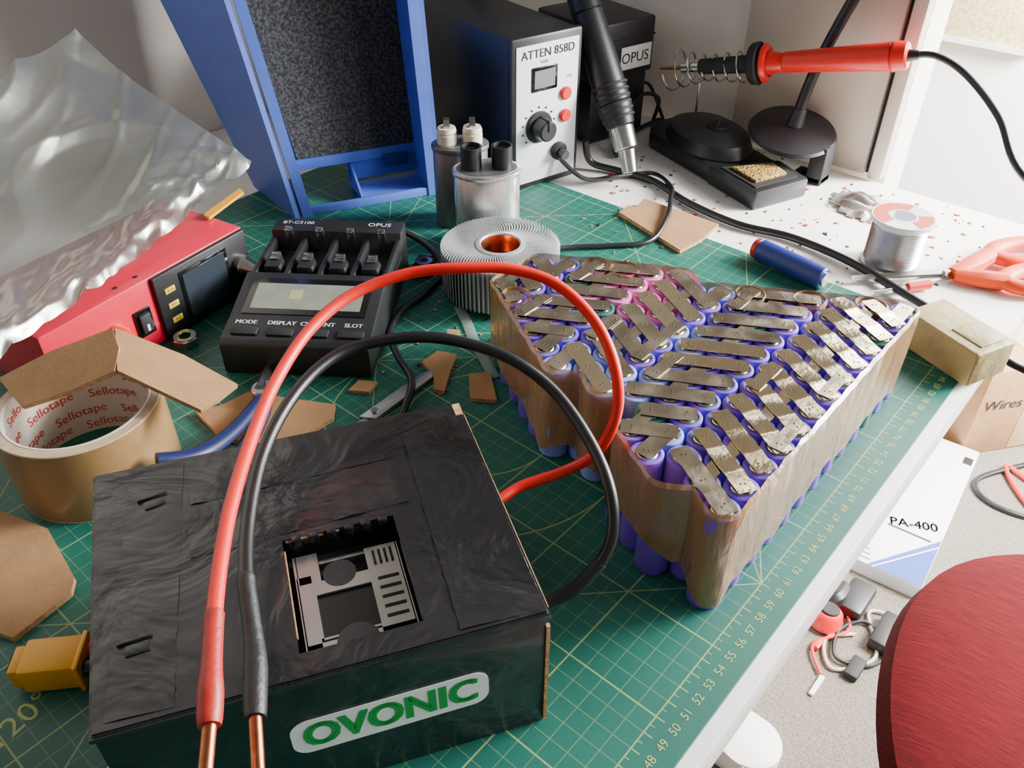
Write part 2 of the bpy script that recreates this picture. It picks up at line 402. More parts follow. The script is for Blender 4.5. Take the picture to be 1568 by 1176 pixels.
for cx,cz,t0 in((x1-rr,z1-rr,0),(x0+rr,z1-rr,90),(x0+rr,z0+rr,180),(x1-rr,z0+rr,270)):
    for t_ in range(0,91,15): st.append((cx+rr*math.cos(R(t0+t_)),cz+rr*math.sin(R(t0+t_))))
TF=Matrix.Rotation(R(90),4,'X')
LW=pm('logo_white','f4f8f4',.4);LG=pm('logo_green','2aa044',.4)
m.add(prism_g(st,0.02,.06),LW,TF)
V,F=text_g("OVONIC",1.75);xs=[v.x for v in V];w=max(xs)-min(xs)
for dx in(-.08,0,.08):
    for dz in(-.05,.05):
        m.add(([Vector((v.x*7.0/w+dx,v.y*1.2+dz,0)) for v in V],F),LG,Matrix.Translation((10.35,-.075-.0005*abs(dx)*10-(dz+.05)*.01,4.08))@TF)
m.obj('cardboard_box')
# ---------------------------------------------------------------- cables
RP=[(3.7,15.1,11.5),(4.5,16.0,11.8),(5.4,17.2,12),(6.7,19.0,12),(8.3,21.0,12),(10.3,23.2,12),(13.1,25.8,12),(16.0,27.9,12.3),(19.1,29.3,12.8),(22.0,29.5,13.3),(24.5,28.3,13.8),(26.4,26.5,14),(28.3,24.7,13.8),(29.5,22.6,13.2),(29.6,20.2,12),(28.9,18.3,10.5),(28.1,17.4,8.5),(27.4,17.9,6),(26.4,19.2,4.5),(24.5,20.5,4),(23.1,20.8,3.9),(21.4,21.0,3.8)]
BP=[(5.0,14.8,10),(5.9,16.1,10.3),(7.4,18.2,10.3),(8.8,20.6,10.5),(10.7,23.2,10.5),(13.3,25.8,10.7),(16.0,27.5,11),(18.6,28.3,11.3),(20.8,28.0,11.5),(23.0,26.0,11.8),(24.5,24.0,11.5),(25.4,21.8,11),(25.8,19.6,10),(25.1,17.0,9),(24,14.9,8),(23.1,13.9,6.5),(22.3,13.9,5),(21.1,14.4,3.8),(20.1,15.2,3.2),(18.2,16.4,3)]
BSH=pm('black_shrink','1f2124',.45,bump=.4,bs=300)
for nm,P,mt,sh in(('red_power_cable',RP,REDR,REDS),('black_power_cable',BP,RUB,BSH)):
    m=M()
    P=[Vector(p) for p in P]
    m.tube(mt,P[1:],.29,18,10)
    d=(P[0]-P[1])
    m.tube(sh,[P[3]+(P[4]-P[3])*.15,P[3],P[2],P[1]+(P[1]-P[2])*-.3,P[1]],[.31,.35,.34,.34,.42,.41,.39,.35],18,6)
    m.tube(CU,[P[1]-d*.2,P[0],P[0]+d*1.6],.23,14,6)
    if nm[0]=='b': m.tube(sh,[P[-4],P[-3],P[-2],P[-1]],.34,14,5)
    m.obj(nm)
# ---------------------------------------------------------------- tape roll
m=M(fr(12.1,43.4,0))
LIN=pm('tape_liner','ddd3c6',.6);RTX=pm('red_print','cf3a2c',.5);RT=pm('tape_brown','98764c',.3,var=.06,vs=200,coat=.4)
TE=pm('tape_edge','bda688',.45,var=.15,vs=200)
m.lathe(RT,[(4.6,.05),(4.6,4.95)],64);m.lathe(TE,[(4.6,4.95),(4.55,5),(4.02,5)],64);m.lathe(LIN,[(4.02,5),(3.98,5.03),(3.85,5.0),(3.83,0),(4.6,0),(4.6,.05)],64)
V,F=text_g("Sellotape",.85)
for row,zz in enumerate((4.2,2.9,1.6,.6)):
    for c in range(6):
        off=c*3.95+row*1.6
        m.add(([Vector((3.81*math.cos(4.2-(v.x+off)/3.81),3.81*math.sin(4.2-(v.x+off)/3.81),zz+v.y+v.x*.06)) for v in V],F),RTX)
m.obj('packing_tape_roll',recalc=False)
# ---------------------------------------------------------------- cardboard scraps
def sheet(name,polys,th=.35,mat=CARD):
    m=M()
    for poly in polys:
        bm=bmesh.new();A=[bm.verts.new(p) for p in poly];bm.faces.new(A);bm.normal_update()
        nn=bm.faces[:][0].normal.copy();bm.free()
        if nn.z<0: nn=-nn
        V=[Vector(p) for p in poly]+[Vector(p)+nn*th for p in poly];k=len(poly)
        m.add((V,[list(range(k))[::-1],[k+i for i in range(k)]]),mat)
        m.add((V,[[i,(i+1)%k,k+(i+1)%k,k+i] for i in range(k)]),CARDL)
    return m.obj(name)
sheet('cardboard_scrap',[[(10.2,48.5,5.1),(13,46.9,6.3),(16.0,44.8,7.3),(15.2,42.6,7.3),(14.0,41.0,7.2),(12,42.6,6.2),(9.9,44.9,5.1)],[(16.0,44.8,7.3),(17.7,40.6,6.4),(18.6,36.9,5.6),(17.2,36.9,5.3),(16.2,37.1,5.1),(15.1,39.2,6.1),(14.0,41.0,7.2)]],.3)
sheet('cardboard_scrap',[[(6.2,44.5,0.02),(7.5,40.6,0.02),(6.8,36.2,.02),(6.2,35.4,.02),(3,34.9,0.02),(1,40,0.02),(2.5,44,.02)]],.35)
sheet('cardboard_scrap',[[(59.8,38.9,0.02),(61.2,39.0,.02),(61.7,38.3,.02),(63.6,38.7,0.02),(63.6,34.4,.02),(63.2,30.6,.3),(60,30.4,.2),(57.4,30.9,0.02)]],.35)
sheet('cardboard_scrap',[[(32.0,36.1,.02),(33.7,36.2,.02),(34.3,34.9,.02),(32.5,33.8,.02),(30.7,32.6,.02),(30.4,33.3,.02),(31.6,34.5,.02)]],.3)
sheet('cardboard_scrap',[[(33.2,32.7,.02),(34.3,31.7,.02),(32.3,29.3,.02),(31.3,30.8,.02)]],.3)
sheet('cardboard_scrap',[[(18.6,43.4,.05),(20.0,42.6,.05),(22.0,42.4,.05),(25.0,37.0,.05),(24.0,36.0,.05),(20.2,36.2,.05),(18.2,39.8,.05)]],.3)
sheet('cardboard_scrap',[[(35.2,37.0,.02),(36.2,37.6,.02),(36.7,36.9,.02),(36.0,36.3,.02),(35.4,36.2,.02)]],.25)
sheet('cardboard_scrap',[[(26.6,37.6,.02),(27.8,37.9,.02),(28.5,36.8,.02),(27.4,36.4,.02)]],.25)
m=M()
m.tube(NAVY,[(13.4,38.0,3.0),(15.5,37.5,2.2),(18.5,38.6,1.4),(22,40.6,.9)],[.45,.55,.5,.4],12,flat=.8)
m.tube(NAVY,[(15.0,36.6,1.4),(18,37.2,.95),(21,39.2,.9),(22.2,40.8,.9)],[.45,.5,.5,.4],12,flat=.8)
m.cyl(STEEL,(22.4,41,.5),(22.4,41,1.3),.8,n=20,bev=.1);m.tube(STEEL,[(22.2,41,.9),(23.5,42.3,.8),(24.6,43.4,.7)],[.6,.45,.15],10)
m.obj('pliers')
m=M();m.prism(ALU,[(25.2,34.9),(25.8,33.9),(31.4,34.3),(31.9,34.9),(31.0,35.2)],.05,.35,.06);m.cyl(STEEL,(26.2,34.5,.3),(26.2,34.5,.5),.25)
m.prism(STEEL,[(25.4,34.7),(25.5,34.2),(23.3,33.9),(22.9,34.6)],.1,.2);m.obj('craft_knife')
m=M();cl=pm('zip_strip','8fa39a',.25,coat=.5,alpha=.6)
m.tube(cl,[(39.1,39.3,.12),(37.9,37.3,.1),(36.3,34.9,.1),(34.2,31.2,.12)],.4,8,flat=.12);m.obj('heat_shrink_strip')
m=M(fr(3.6,31.5,0,-42)@Matrix.Scale(.84,4))
m.bb(YEL,-1.5,1.6,-1.15,1.15,.1,2.0,.2);m.bb(YEL,-2.1,-1.4,-.9,.9,.3,1.8,.15);m.bb(YEL,1.5,1.8,-1.3,1.3,0.02,2.1,.1)
m.bb(BLKM,-2.2,-2.05,-.6,.6,.5,1.6)
m.cyl(REDR,(1.7,.55,1.2),(3.1,.7,1.2),.55,n=18,bev=.05);m.cyl(RUB,(1.7,-.55,1.1),(2.9,-.5,1.1),.5,n=18,bev=.05)
m.obj('power_connector')
m=M(fr(2.4,23.6,0,20));m.bb(YEL,-1.2,1.2,-.8,.8,0.02,1.6,.2);m.tube(RUB,[(-.2,.7,.8),(-.6,2.4,.5),(-.9,4.5,.35),(-1.2,6,.35)],.3);m.bb(YEL,-1.35,-1.1,-.65,.65,.2,1.4,.1);m.obj('power_connector')
m=M(fr(22.7,50.9,0));
m.add(lathe_g([(.48,0),(.9,0),(.95,.1),(.95,.6),(.85,.7),(.48,.7)],6,True),STEEL);m.lathe(STEEL,[(.45,0),(.8,.02),(.8,.74),(.45,.72)],24,closed=True);m.obj('hex_nut')
# ---------------------------------------------------------------- battery charger
m=M(fr(22.5,45.8,0,-53.1))
CW,CL=10.3,15.3
def prof_x(mat,pr,x0,x1,bev=.12):
    g=prism_g([(p[0],p[1]) for p in pr],x0,x1,bev)
    m.add(([Vector((v.z,v.x,v.y)) for v in g[0]],g[1]),mat)
prof_x(BLK,[(0,0.05),(0,2.4),(.5,2.7),(2.6,3.0),(7.2,3.9),(7.6,2.3),(13.0,2.3),(13.3,4.1),(CL,4.1),(CL,.05)],0,CW)
LCD=pm('lcd_grey','7d8276',.15,var=.12,vs=60,coat=.5)
sl=math.degrees(math.atan2(.9,4.6))
TT=Matrix.Translation((CW/2,2.6,3.0))@Matrix.Rotation(R(sl),4,'X')
m.bb(BLKG,-4.4,4.4,.3,4.0,.0,.06,.02,T=TT);m.bb(LCD,-3.9,3.9,.8,3.4,.05,.09,T=TT)
m.bb(pm('lcd_tint','a5a178',.15,coat=.5),-1.4,-.5,1.8,2.8,.09,.1,T=TT)
TB=Matrix.Translation((CW/2,.5,2.7))@Matrix.Rotation(R(math.degrees(math.atan2(.3,2.1))),4,'X')
tx=pm('label_print','f4f4f4',.5)
for i,s in enumerate(("MODE","DISPLAY","CURRENT","SLOT")):
    for dx in(-.015,.015): m.text(tx,s,.54,TB@Matrix.Translation((-3.75+i*2.5+dx,1.55,.04)))
    m.bb(BLKM,-4.5+i*2.45,-2.7+i*2.45,.25,.95,-.02,.16,.06,T=TB)
for i in range(5): m.bb(BLK,i*2.45+.05,i*2.45+.45,7.4,13.3,2.2,3.6,.12)
for i in range(4):
    x=1.45+i*2.45
    m.bb(STEEL,x-.28,x+.28,13.1,13.25,2.8,4.5,.05);m.bb(STEEL,x-.22,x+.22,12.7,13.2,4.2,4.4,.05)
    m.bb(STEEL,x-.35,x+.35,9.6,9.9,2.3,4.1,.05);m.cyl(STEEL,(x,9.9,3.4),(x,10.15,3.4),.28,n=14);m.bb(BLK,x-.65,x+.65,8.2,9.6,2.3,3.8,.25);m.bb(STEEL,x-.35,x+.35,9.1,9.65,3.8,3.95,.04)
m.text(tx,"BT-C3100",.6,fr(1.9,14.5,4.13));m.text(tx,"OPUS",.75,fr(8.4,14.5,4.13))
m.obj('battery_charger')
m=M();m.tube(RUB,[(39.5,50.2,2.6),(40.9,48.8,3),(42.5,46.4,1.6),(42.0,43.8,.35),(38.6,42.4,.3),(35.8,42.0,.3),(33,40.4,.3),(30.9,37.2,.8),(29.5,34.4,.8),(26.6,32.6,.3)],.26,12);m.obj('charger_cable')
# ---------------------------------------------------------------- bench supply (red)
m=M(fr(13.5,50.9,0,9.8))
m.bb(REDP,0,17.4,0,9,0,5.3,.15)
m.bb(BLK,8.6,17.3,-.35,0.05,.15,5.2,.12)
SCR=pm('screen','101215',.08,coat=.8);LCDB=pm('lcd_off','2c343c',.12,coat=.6)
m.bb(SCR,10.7,15.2,-.42,-.3,.6,4.7,.05);m.bb(LCDB,11.0,14.9,-.44,-.4,.9,4.4)
YB=pm('yellow_key','c9b22a',.4)
for i in range(3): m.bb(YB,9.3,10.2,-.42,-.3,1.2+i*1.2,1.65+i*1.2,.05);m.text(BLKM,("M2","M1","V/A")[i],.38,Matrix.Translation((9.75,-.425,1.43+i*1.2))@TF)
T=Matrix.Translation((16.3,-.35,2.7))@Matrix.Rotation(R(90),4,'X')
m.lathe(STEEL,[(.8,0),(.8,.5),(.65,.7),(.5,1.6),(.3,2.0),(0,2.0)],20,T)
m.bb(BLKG,6.6,8.0,-.15,0.05,1.3,3.4,.08);m.bb(BLKM,6.85,7.75,-.4,-.1,1.6,3.1,.12);m.bb(WHT,7.2,7.4,-.43,-.39,1.8,2.3)
T=Matrix.Translation((5.0,0,2.6))@Matrix.Rotation(R(90),4,'X');m.lathe(RPL,[(.8,0),(.8,.9),(.65,1.2),(.3,1.25),(0,1.25)],20,T)
for x in(6.5,8.2): m.cyl(BLKM,(x,.8,5.28),(x,.8,5.33),.16,n=12)
m.bb(BLKM,1,16,9,9.05,.5,4.5);m.obj('bench_power_supply')
# ---------------------------------------------------------------- anti static bag
bagm=pm('antistatic_film','9a9c96',.2,.8,var=.2,vs=8,bump=.25,bs=16,alpha=.8,rvar=.06,dist=.004)
m=M();nu,nv=150,110
P0,P1,Q0,Q1=Vector((-3,44.0,5.9)),Vector((36,59.4,7.0)),Vector((7,61,13.5)),Vector((29,68.5,17.3))
V=[];F=[]
def ridge(v,k=4.5): return max(0,1-abs(noise.noise(v))*k)
for j in range(nv+1):
    t=j/nv
    for i in range(nu+1):
        s=i/nu
        p=P0.lerp(P1,s).lerp(Q0.lerp(Q1,s),t)
        q=Vector((s*2.4,t*2.0,0))
        w=noise.noise(q)*2.0
        cr_=ridge(Vector((s*2.2+t*2,t*1.6-s*1.4,2)))*.4+ridge(Vector((s*4-t*4,t*3+s*1,5)))*.15
        p.z+=w*(.3+1.3*t*(1-t))+cr_*(.4+t*.6)-.9*math.sin(math.pi*t)
        if t<.32:
            f=(.32-t)/.32;p.z+=f*(.5*ridge(Vector((s*8+t*3,t*5-s*5,1)),3)+.28*ridge(Vector((s*15-t*9,t*9+s*9,4)),3)+.5*noise.noise(Vector((s*8,t*3,8))))
        if t<.08: p.z-=(.08-t)*8
        p.z=max(p.z,5.5)
        V.append(p)
for j in range(nv):
    for i in range(nu): F.append([j*(nu+1)+i,j*(nu+1)+i+1,(j+1)*(nu+1)+i+1,(j+1)*(nu+1)+i])
m.add((V,F),bagm)
m.prism(YEL,[(29.6,56.4),(34.0,58.2),(34.2,59.0),(29.6,57.2)],5.4,5.6)
m.obj('antistatic_bag',ang=50)
# ---------------------------------------------------------------- fume extractor
m=M(fr(40.7,60.4,0,-26.7))
FW=12.9;D=8.5
def slab(mat,pts4,th):
    a,b,c,d=[Vector(p) for p in pts4];nn=(b-a).cross(d-a).normalized()*th
    V=[a,b,c,d,a+nn,b+nn,c+nn,d+nn];m.add((V,[[0,3,2,1],[4,5,6,7],[0,1,5,4],[1,2,6,5],[2,3,7,6],[3,0,4,7]]),mat)
lt,rt=-3.6,-1.2
slab(BLUE,[(-.2,0,0),(-2.6,D,0),(lt-6.0,D+2,27),(lt-.2,0,27)],-.5)
slab(BLUE,[(FW,0,0),(FW+.4,D,0),(FW+.4+rt,D+2,27),(FW+rt,0,27)],.5)
slab(BLUE,[(0,-.1,0),(.9,-.1,0),(.9+lt,-.1,27),(lt,-.1,27)],-.7);slab(BLUE,[(FW-.9,-.1,0),(FW,-.1,0),(FW+rt,-.1,27),(FW-.9+rt,-.1,27)],-.7)
slab(BLUE,[(.3,4.8,2.8),(FW-.3,4.8,2.8),(FW-.3+rt,5.6,27),(.3+lt,5.6,27)],-.5)
slab(BLUE,[(.5,.5,0),(.5,4.9,0),(.5+lt,5.6,27),(.5+lt,.5,27)],-.2);slab(BLUE,[(FW-.6,.5,0),(FW-.6,4.9,0),(FW-.6+rt,5.6,27),(FW-.6+rt,.5,27)],-.2)
slab(FOAM,[(.8,4.3,3.9),(FW-.9,4.3,3.9),(FW-.9+rt,5.0,26.5),(.8+lt,5.0,26.5)],.6)
slab(BLUE,[(lt-1,0,26.5),(FW+rt,0,26.5),(FW+rt,D+2,26.5),(lt-1,D+2,26.5)],.6)
m.bb(BLUE,0.2,FW,3.5,4.3,2.9,3.9,.12);m.bb(BLUE,0,FW,0,.4,0,.8,.08)
m.add(prism_g([(6.0,.3),(FW-.2,.3),(FW-.2,4.4),(5.4,4.4)],.3,.6),BLUE)
slab(BLUE,[(5.6,.4,.3),(5.6,4.3,.3),(5.6,4.3,3.0),(5.6,.4,.9)],.2)
slab(BLUE,[(5.4,4.2,1.0),(FW,4.2,1.0),(FW,4.2,3.2),(5.4,4.2,3.2)],.2)
m.bb(BLUED,8.7,11.2,3.3,3.5,2.0,3.2,.1)
m.bb(BLUE,0,.5,0,4.5,0,1.0,.08);m.bb(BLUE,FW-.5,FW,0,4.5,0,3.5,.08)
m.cyl(BLKM,(-2.4,4,9.5),(-2.7,4,9.55),.35,n=14)
m.obj('fume_extractor')
# ---------------------------------------------------------------- hot air station
m=M(fr(57.2,49.6,-.3,-13.9))
m.bb(BLK,0,7.7,0.3,18,0.2,14.2,.25)
m.bb(BLK,-.15,7.85,-.15,.6,0.1,14.35,.3)
m.bb(WPAN,.35,7.35,-.25,-.1,.8,13.6,.05)
m.bb(BLKG,2.0,4.9,-.36,-.2,9.4,11.6,.1);m.bb(SCR,2.3,4.6,-.38,-.34,9.7,11.3)
for zz in(8.7,6.6):
    m.cyl(RPL,(5.9,-.2,zz),(5.9,-.6,zz),.6,n=20,bev=.1)
m.cyl(BLKM,(2.9,-.2,6.1),(2.9,-.5,6.1),1.5,n=32,bev=.1);m.cyl(BLK,(2.9,-.5,6.1),(2.9,-1.9,6.1),1.05,.95,n=24,bev=.12);m.bb(BLKM,2.78,3.02,-2.0,-.4,6.1,7.2,.05)
for i in range(11):
    t_=R(-40+i*26);m.box(BLKM,2.9+1.85*math.cos(t_),-.27,6.1+1.85*math.sin(t_),.16,.06,.16)
m.cyl(BLKM,(5.2,-.2,3.3),(5.2,-.8,3.3),.85,n=24,bev=.12);m.cyl(RUB,(5.2,-.8,3.3),(5.2,-1.6,3.2),.45,n=16)
tk=pm('panel_print','18181a',.5)
for dx in(-.025,.025): m.text(tk,"ATTEN 858D",1.05,Matrix.Translation((3.85+dx,-.27,12.75))@TF)
m.text(tk,"TEMP",.4,Matrix.Translation((3.4,-.27,11.95))@TF)
m.text(tk,"CAL",.35,Matrix.Translation((6.3,-.27,10.2))@TF)
for i in range(8): m.bb(BLKM,7.68,7.75,3+i*1.5,3.8+i*1.5,3,11)
for x in(1,6.7):
    for y in(2,16): m.cyl(BLKM,(x,y,0),(x,y,.3),.5,n=12)
m.obj('hot_air_station')
m=M()
p=[Vector((65.9,42.0,1.2)),Vector((66.3,42.9,3.2)),Vector((66.7,44.0,5.0)),Vector((67.3,46.6,9.2)),Vector((67.9,49.6,14.2)),Vector((68.6,53,20))]
m.cyl(STEEL,p[0],p[1],.75,.85,n=24,bev=.05);m.cyl(STEEL,p[1],p[2],1.15,1.2,n=24,bev=.08)
m.cyl(BLKM,p[0]-(p[1]-p[0])*.01,p[0]+(p[1]-p[0])*.02,.6,n=18)
m.cyl(BLK,p[2],p[2].lerp(p[3],.45),1.35,1.7,n=28,bev=.1);m.cyl(BLK,p[2].lerp(p[3],.45),p[4],1.65,1.5,n=28,bev=.12);m.cyl(BLK,p[4],p[5],1.5,1.3,n=24,bev=.12)
ax=(p[3]-p[2]).normalized()
for i in range(6):
    c=p[2].lerp(p[3],.15+i*.12);m.cyl(BLKM,c,c+ax*.25,1.62+.04*i,n=28,bev=.05)
m.tube(RUB,[p[5],(69.2,57,24),(70,62,22),(70,68,10)],.5,12)
m.bb(BLK,65.9,66.9,49.5,52.5,9.5,12.5,.2)
m.obj('hot_air_gun')
m=M(fr(74.5,50.5,-.3,-14));m.bb(BLK,-3,4.6,0,9,0,6.6,.3);m.bb(BLK,-3.4,4.9,-.4,9,6.6,12.2,.3);m.bb(WHT,.4,4.5,-.46,-.38,7.3,9.6,.02);m.text(tk,"OPUS",1.5,Matrix.Translation((2.3,-.49,8.4))@TF)
m.bb(BLKM,-3.4,4.9,-.45,-.38,10.3,10.5);m.obj('battery_analyser')
# ---------------------------------------------------------------- capacitors
def oval(rx,ry,n=36): return [(rx*math.cos(2*math.pi*i/n),ry*math.sin(2*math.pi*i/n)) for i in range(n)]
CAN=pm('capacitor_can','e4e6e5',.28,.85,var=.12,vs=35,rvar=.08,bump=.15,bs=50)
CAND=pm('capacitor_can_dull','77787a',.4,.7,var=.2,vs=35)
def cap(x,y,rot,rx,ry,h,mat,term,tr,th):
    m=M(fr(x,y,0,rot));m.prism(mat,oval(rx,ry),0,h,.12);m.prism(mat,oval(rx+.12,ry+.12),h-.35,h+.12,.1);m.prism(CAND,oval(rx-.2,ry-.2),h+.1,h+.16)
    for s in(-1,1):
        if term=='b':
            m.lathe(BLK,[(tr+.1,0),(tr,.1),(tr,th),(tr-.15,th),(tr-.2,th-.5),(0,th-.5)],24,fr(s*rx*.46,0,h+.1));m.bb(STEEL,s*rx*.46-.3,s*rx*.46+.3,-.05,.05,h+th-.5,h+th-.05)
        else:
            m.lathe(CER,[(tr,0),(tr,th*.6),(tr-.15,th*.65),(tr,th*.75),(tr-.1,th),(0,th)],24,fr(s*rx*.46,0,h+.1))
            for d in(-.3,.3): m.bb(STEEL,s*rx*.46-.25,s*rx*.46+.25,d-.05,d+.05,h+th,h+th+.8)
            m.cyl(CU,(s*rx*.46,0,h+th),(s*rx*.46,0,h+th+.25),.3,n=12)
    m.obj('run_capacitor')
cap(48.0,44.3,-44,2.7,1.9,6.9,CAN,'b',.85,1.9)
cap(49.8,49.0,-44,2.35,1.7,7.2,CAND,'w',.85,1.4)
# ---------------------------------------------------------------- radial heatsink
m=M(fr(43.3,38.7,0))
HT_=4.0
for i in range(80):
    t0=2*math.pi*i/80;V=[];F=[];ns=8
    for j in range(ns+1):
        s=j/ns;r=1.75+(4.6-1.75)*s;t_=t0+.45*s*s
        th=.05;c,sn=math.cos(t_),math.sin(t_)
        for dx,z in((-th,.5),(th,.5),(th,HT_),(-th,HT_)): V.append(Vector((r*c-dx*sn,r*sn+dx*c,z)))
    for j in range(ns):
        o=j*4
        for q in range(4): F.append([o+q,o+(q+1)%4,o+4+(q+1)%4,o+4+q])
    F.append([0,1,2,3]);F.append([ns*4+3,ns*4+2,ns*4+1,ns*4]);m.add((V,F),ALUF)
m.lathe(ALUF,[(1.9,0.3),(1.9,HT_+.05),(1.6,HT_+.1),(1.5,HT_)],40)
m.lathe(CU,[(1.52,HT_+.02),(1.45,HT_-.2),(1.4,HT_-1.4),(.4,HT_-1.5),(0,HT_-1.5)],36)
m.lathe(BLKM,[(0,0),(3.6,0),(3.8,.1),(3.8,.5),(0,.5)],40)
m.obj('cpu_heatsink')
m=M(fr(41.2,45.2,0,30));m.bb(BLKM,-1.2,1.2,-.8,.8,0.02,.9,.2);m.lathe(STEEL,[(.35,.9),(.7,.9),(.7,1.05),(.35,1.05)],20,closed=True);m.obj('rocker_switch')
# ---------------------------------------------------------------- soldering iron stand
m=M()
m.prism(BLK,[(69.1,30.3),(75.2,28.0),(77.4,32.2),(71.6,36.8)],-.3,1.6,.3)
m.prism(BLK,[(71.4,35.8),(76.8,31.6),(82.0,43.2),(81.9,46.0),(78.0,47.6),(75.3,46)],-.3,1.5,.4)
BR=pm('brass_sponge','b08f50',.4,.6,var=.6,vs=300,bump=1,bs=500,dist=.004)
m.prism(BLKM,[(69.9,30.8),(74.8,29.0),(76.3,31.9),(71.8,35.5)],1.6,1.7)
m.prism(BR,[(70.7,31.2),(74.3,29.9),(75.5,32.0),(72.1,34.6)],1.65,1.95,.1)
g=lathe_g([(0,0),(3.6,0),(3.9,.4),(3.5,1.5),(2.4,2.1),(0,2.3)],32)
m.add(([Vector((v.x*1.0,v.y*1.45,v.z)) for v in g[0]],g[1]),BLK,fr(77.0,40,1.2,-28))
m.cyl(BLKM,(76.6,38.9,3.3),(76.6,38.9,3.6),1.1,n=28,bev=.08);m.bb(BLK,-.9,.9,-.12,.12,3.55,3.8,.03,T=fr(76.6,38.9,0,20))
m.cyl(STEEL,(81.0,44.0,1),(80.9,44.0,5.9),.12,n=10)
i0,i1=Vector((78.3,46.0,7.2)),Vector((79.3,36.0,9.4))
axd=(i1-i0).normalized();u=axd.cross(Vector((0,0,1))).normalized();w=axd.cross(u)
P=[]
for i in range(0,8*16+1):
    t_=i/16;c=i0+axd*((i1-i0).length*t_/8);r=(2.1-.3*t_) if t_<3 else 1.2+.08*(t_-3)
    P.append(c+(u*math.cos(t_*6.283)+w*math.sin(t_*6.283))*r)
V_=tube_g(P,.12,8,1,sm=False);m.add(V_,STEEL)
m.tube(STEEL,[(80.9,44.0,5.9),(80.6,43.6,6.1),(79.2,42.5,6.6)],.12,8)
m.obj('soldering_iron_stand')
m=M()
tip=Vector((77.4,46.8,7.3));e=Vector((80.5,23.4,12.6));d=(e-tip)
def at(s): return tip+d*s
m.cyl(CU,at(0),at(.12),.1,.28,n=12);m.cyl(STEEL,at(.1),at(.42),.5,.5,n=18)
m.cyl(BLKM,at(.18),at(.40),.75,.85,n=20,bev=.05)
m.cyl(BLKM,at(.40),at(.44),1.9,2.0,n=32,bev=.15);m.cyl(BLK,at(.44),at(.47),1.6,1.4,n=28,bev=.1)
m.cyl(RPL,at(.45),at(.47),1.8,1.7,n=28,bev=.1);m.cyl(RPL,at(.47),at(.53),1.1,.85,n=24,bev=.05);m.cyl(RPL,at(.53),at(.93),.95,1.25,n=24,bev=.1);m.cyl(RPL,at(.93),at(.985),1.35,1.2,n=24,bev=.15);m.cyl(RUB,at(.98),at(1.02),.55,.4,n=14)
m.tube(RUB,[at(1),(80.6,21.5,12.9),(80.2,18.6,12),(77.8,14.6,10),(74.8,10.8,7),(74,3.0,4),(86,-9,-10),(92,-24,-58),(90,-40,-74.6)],.3,12)
m.obj('soldering_iron')
# ---------------------------------------------------------------- desk lamp
m=M()
T=fr(79.3,32.3,3.6,40,0,-13)
g=lathe_g([(0,0),(4.1,0),(4.3,.2),(4.1,.45),(2.5,.8),(1.0,1.1),(0,1.1)],44);m.add(g,BLK,T)
m.bb(BLKM,78.2,80.4,28.0,29.6,-.3,3.4,.2);m.bb(BLKM,78.3,80.4,29,33,2.2,3.6,.2);m.bb(BLKM,78.2,80.2,28,31,-.3,.4,.1)
m.cyl(BLK,(79.2,32.2,4.4),(79.4,32.0,6.2),.9,.65,n=20,bev=.1)
m.tube(RUB,[(79.3,32.1,5.4),(80.2,31.8,9),(81.2,31.0,13),(82.2,29.4,18),(82,26,24),(78,22,30),(72,20,34)],.55,14)
m.lathe(BLK,[(0,0),(1.2,0),(3.2,-3),(3.3,-4),(3.1,-4)],28,fr(72,20,34.5,0,0,15));m.obj('desk_lamp')
# ---------------------------------------------------------------- solder spool, cell, block, scissors, foil
m=M(fr(68.0,17.0,-.3))
SW=pm('solder_wire','c8c8cb',.3,1);pr=[(0,0),(2.35,0),(2.4,.1),(2.4,.3),(2.0,.35)]
for i in range(17): pr+=[(2.05,.4+i*.2),(2.2,.5+i*.2)]
pr+=[(2.0,3.95)];m.lathe(SW,pr,40)
m.lathe(WPAN,[(2.0,3.95),(2.45,4.0),(2.5,4.1),(2.45,4.4),(1.0,4.4),(.9,3.6),(0,3.6)],40);m.lathe(SW,[(.95,4.42),(1.15,4.42),(1.15,4.38)],30)
OR2=pm('label_orange','d9502e',.5);V,F=lathe_g([(1.2,4.42),(2.3,4.42)],40);m.add((V,F[:18]+F[26:34]),OR2);m.obj('solder_spool')
m=M();m.cyl(BLUED,(60.9,25.4,.62),(59.9,19.3,.62),.92,n=28,bev=.12);m.cyl(STEEL,(59.9,19.35,.62),(59.88,19.15,.62),.6,n=20);m.cyl(REDS,(61.0,25.9,.62),(60.9,25.35,.62),.85,n=24,bev=.1)
for v in m.v: v.z+=.33
m.obj('blue_battery_cell')
BLOCK=pm('rosin_block','a39564',.45,var=.3,vs=30,bump=.6,bs=70,rvar=.1,dist=.003)
m=M(fr(54.6,6.3,0,67.5));m.add(box_g(3.1,-1.6,1.35,6.2,3.8,2.7,.22,3),BLOCK);m.bb(BLOCK,.5,3,-3.1,-.6,2.65,2.8,.08);m.obj('rosin_block')
m=M()
zz=-.1
for s,c1 in((1,(76.3,8.6)),(-1,(72.4,6.4))):
    cx,cy=c1;P=[];rot=R(-38)
    for i in range(14):
        t_=2*math.pi*i/14;x=3.3*math.cos(t_);y=1.5*math.sin(t_);P.append((cx+x*math.cos(rot)-y*math.sin(rot),cy+x*math.sin(rot)+y*math.cos(rot),zz+.5))
    m.tube(ORG,P,.72,12,4,closed=True,flat=.75)
m.tube(ORG,[(68.6,12.2,zz+.4),(71,11.4,zz+.5),(73.6,10.8,zz+.5)],[.6,.85,.85],10,flat=.8);m.tube(ORG,[(68.6,12.0,zz+.4),(69.2,10.0,zz+.5),(70.0,8.5,zz+.5)],[.6,.85,.85],10,flat=.8)
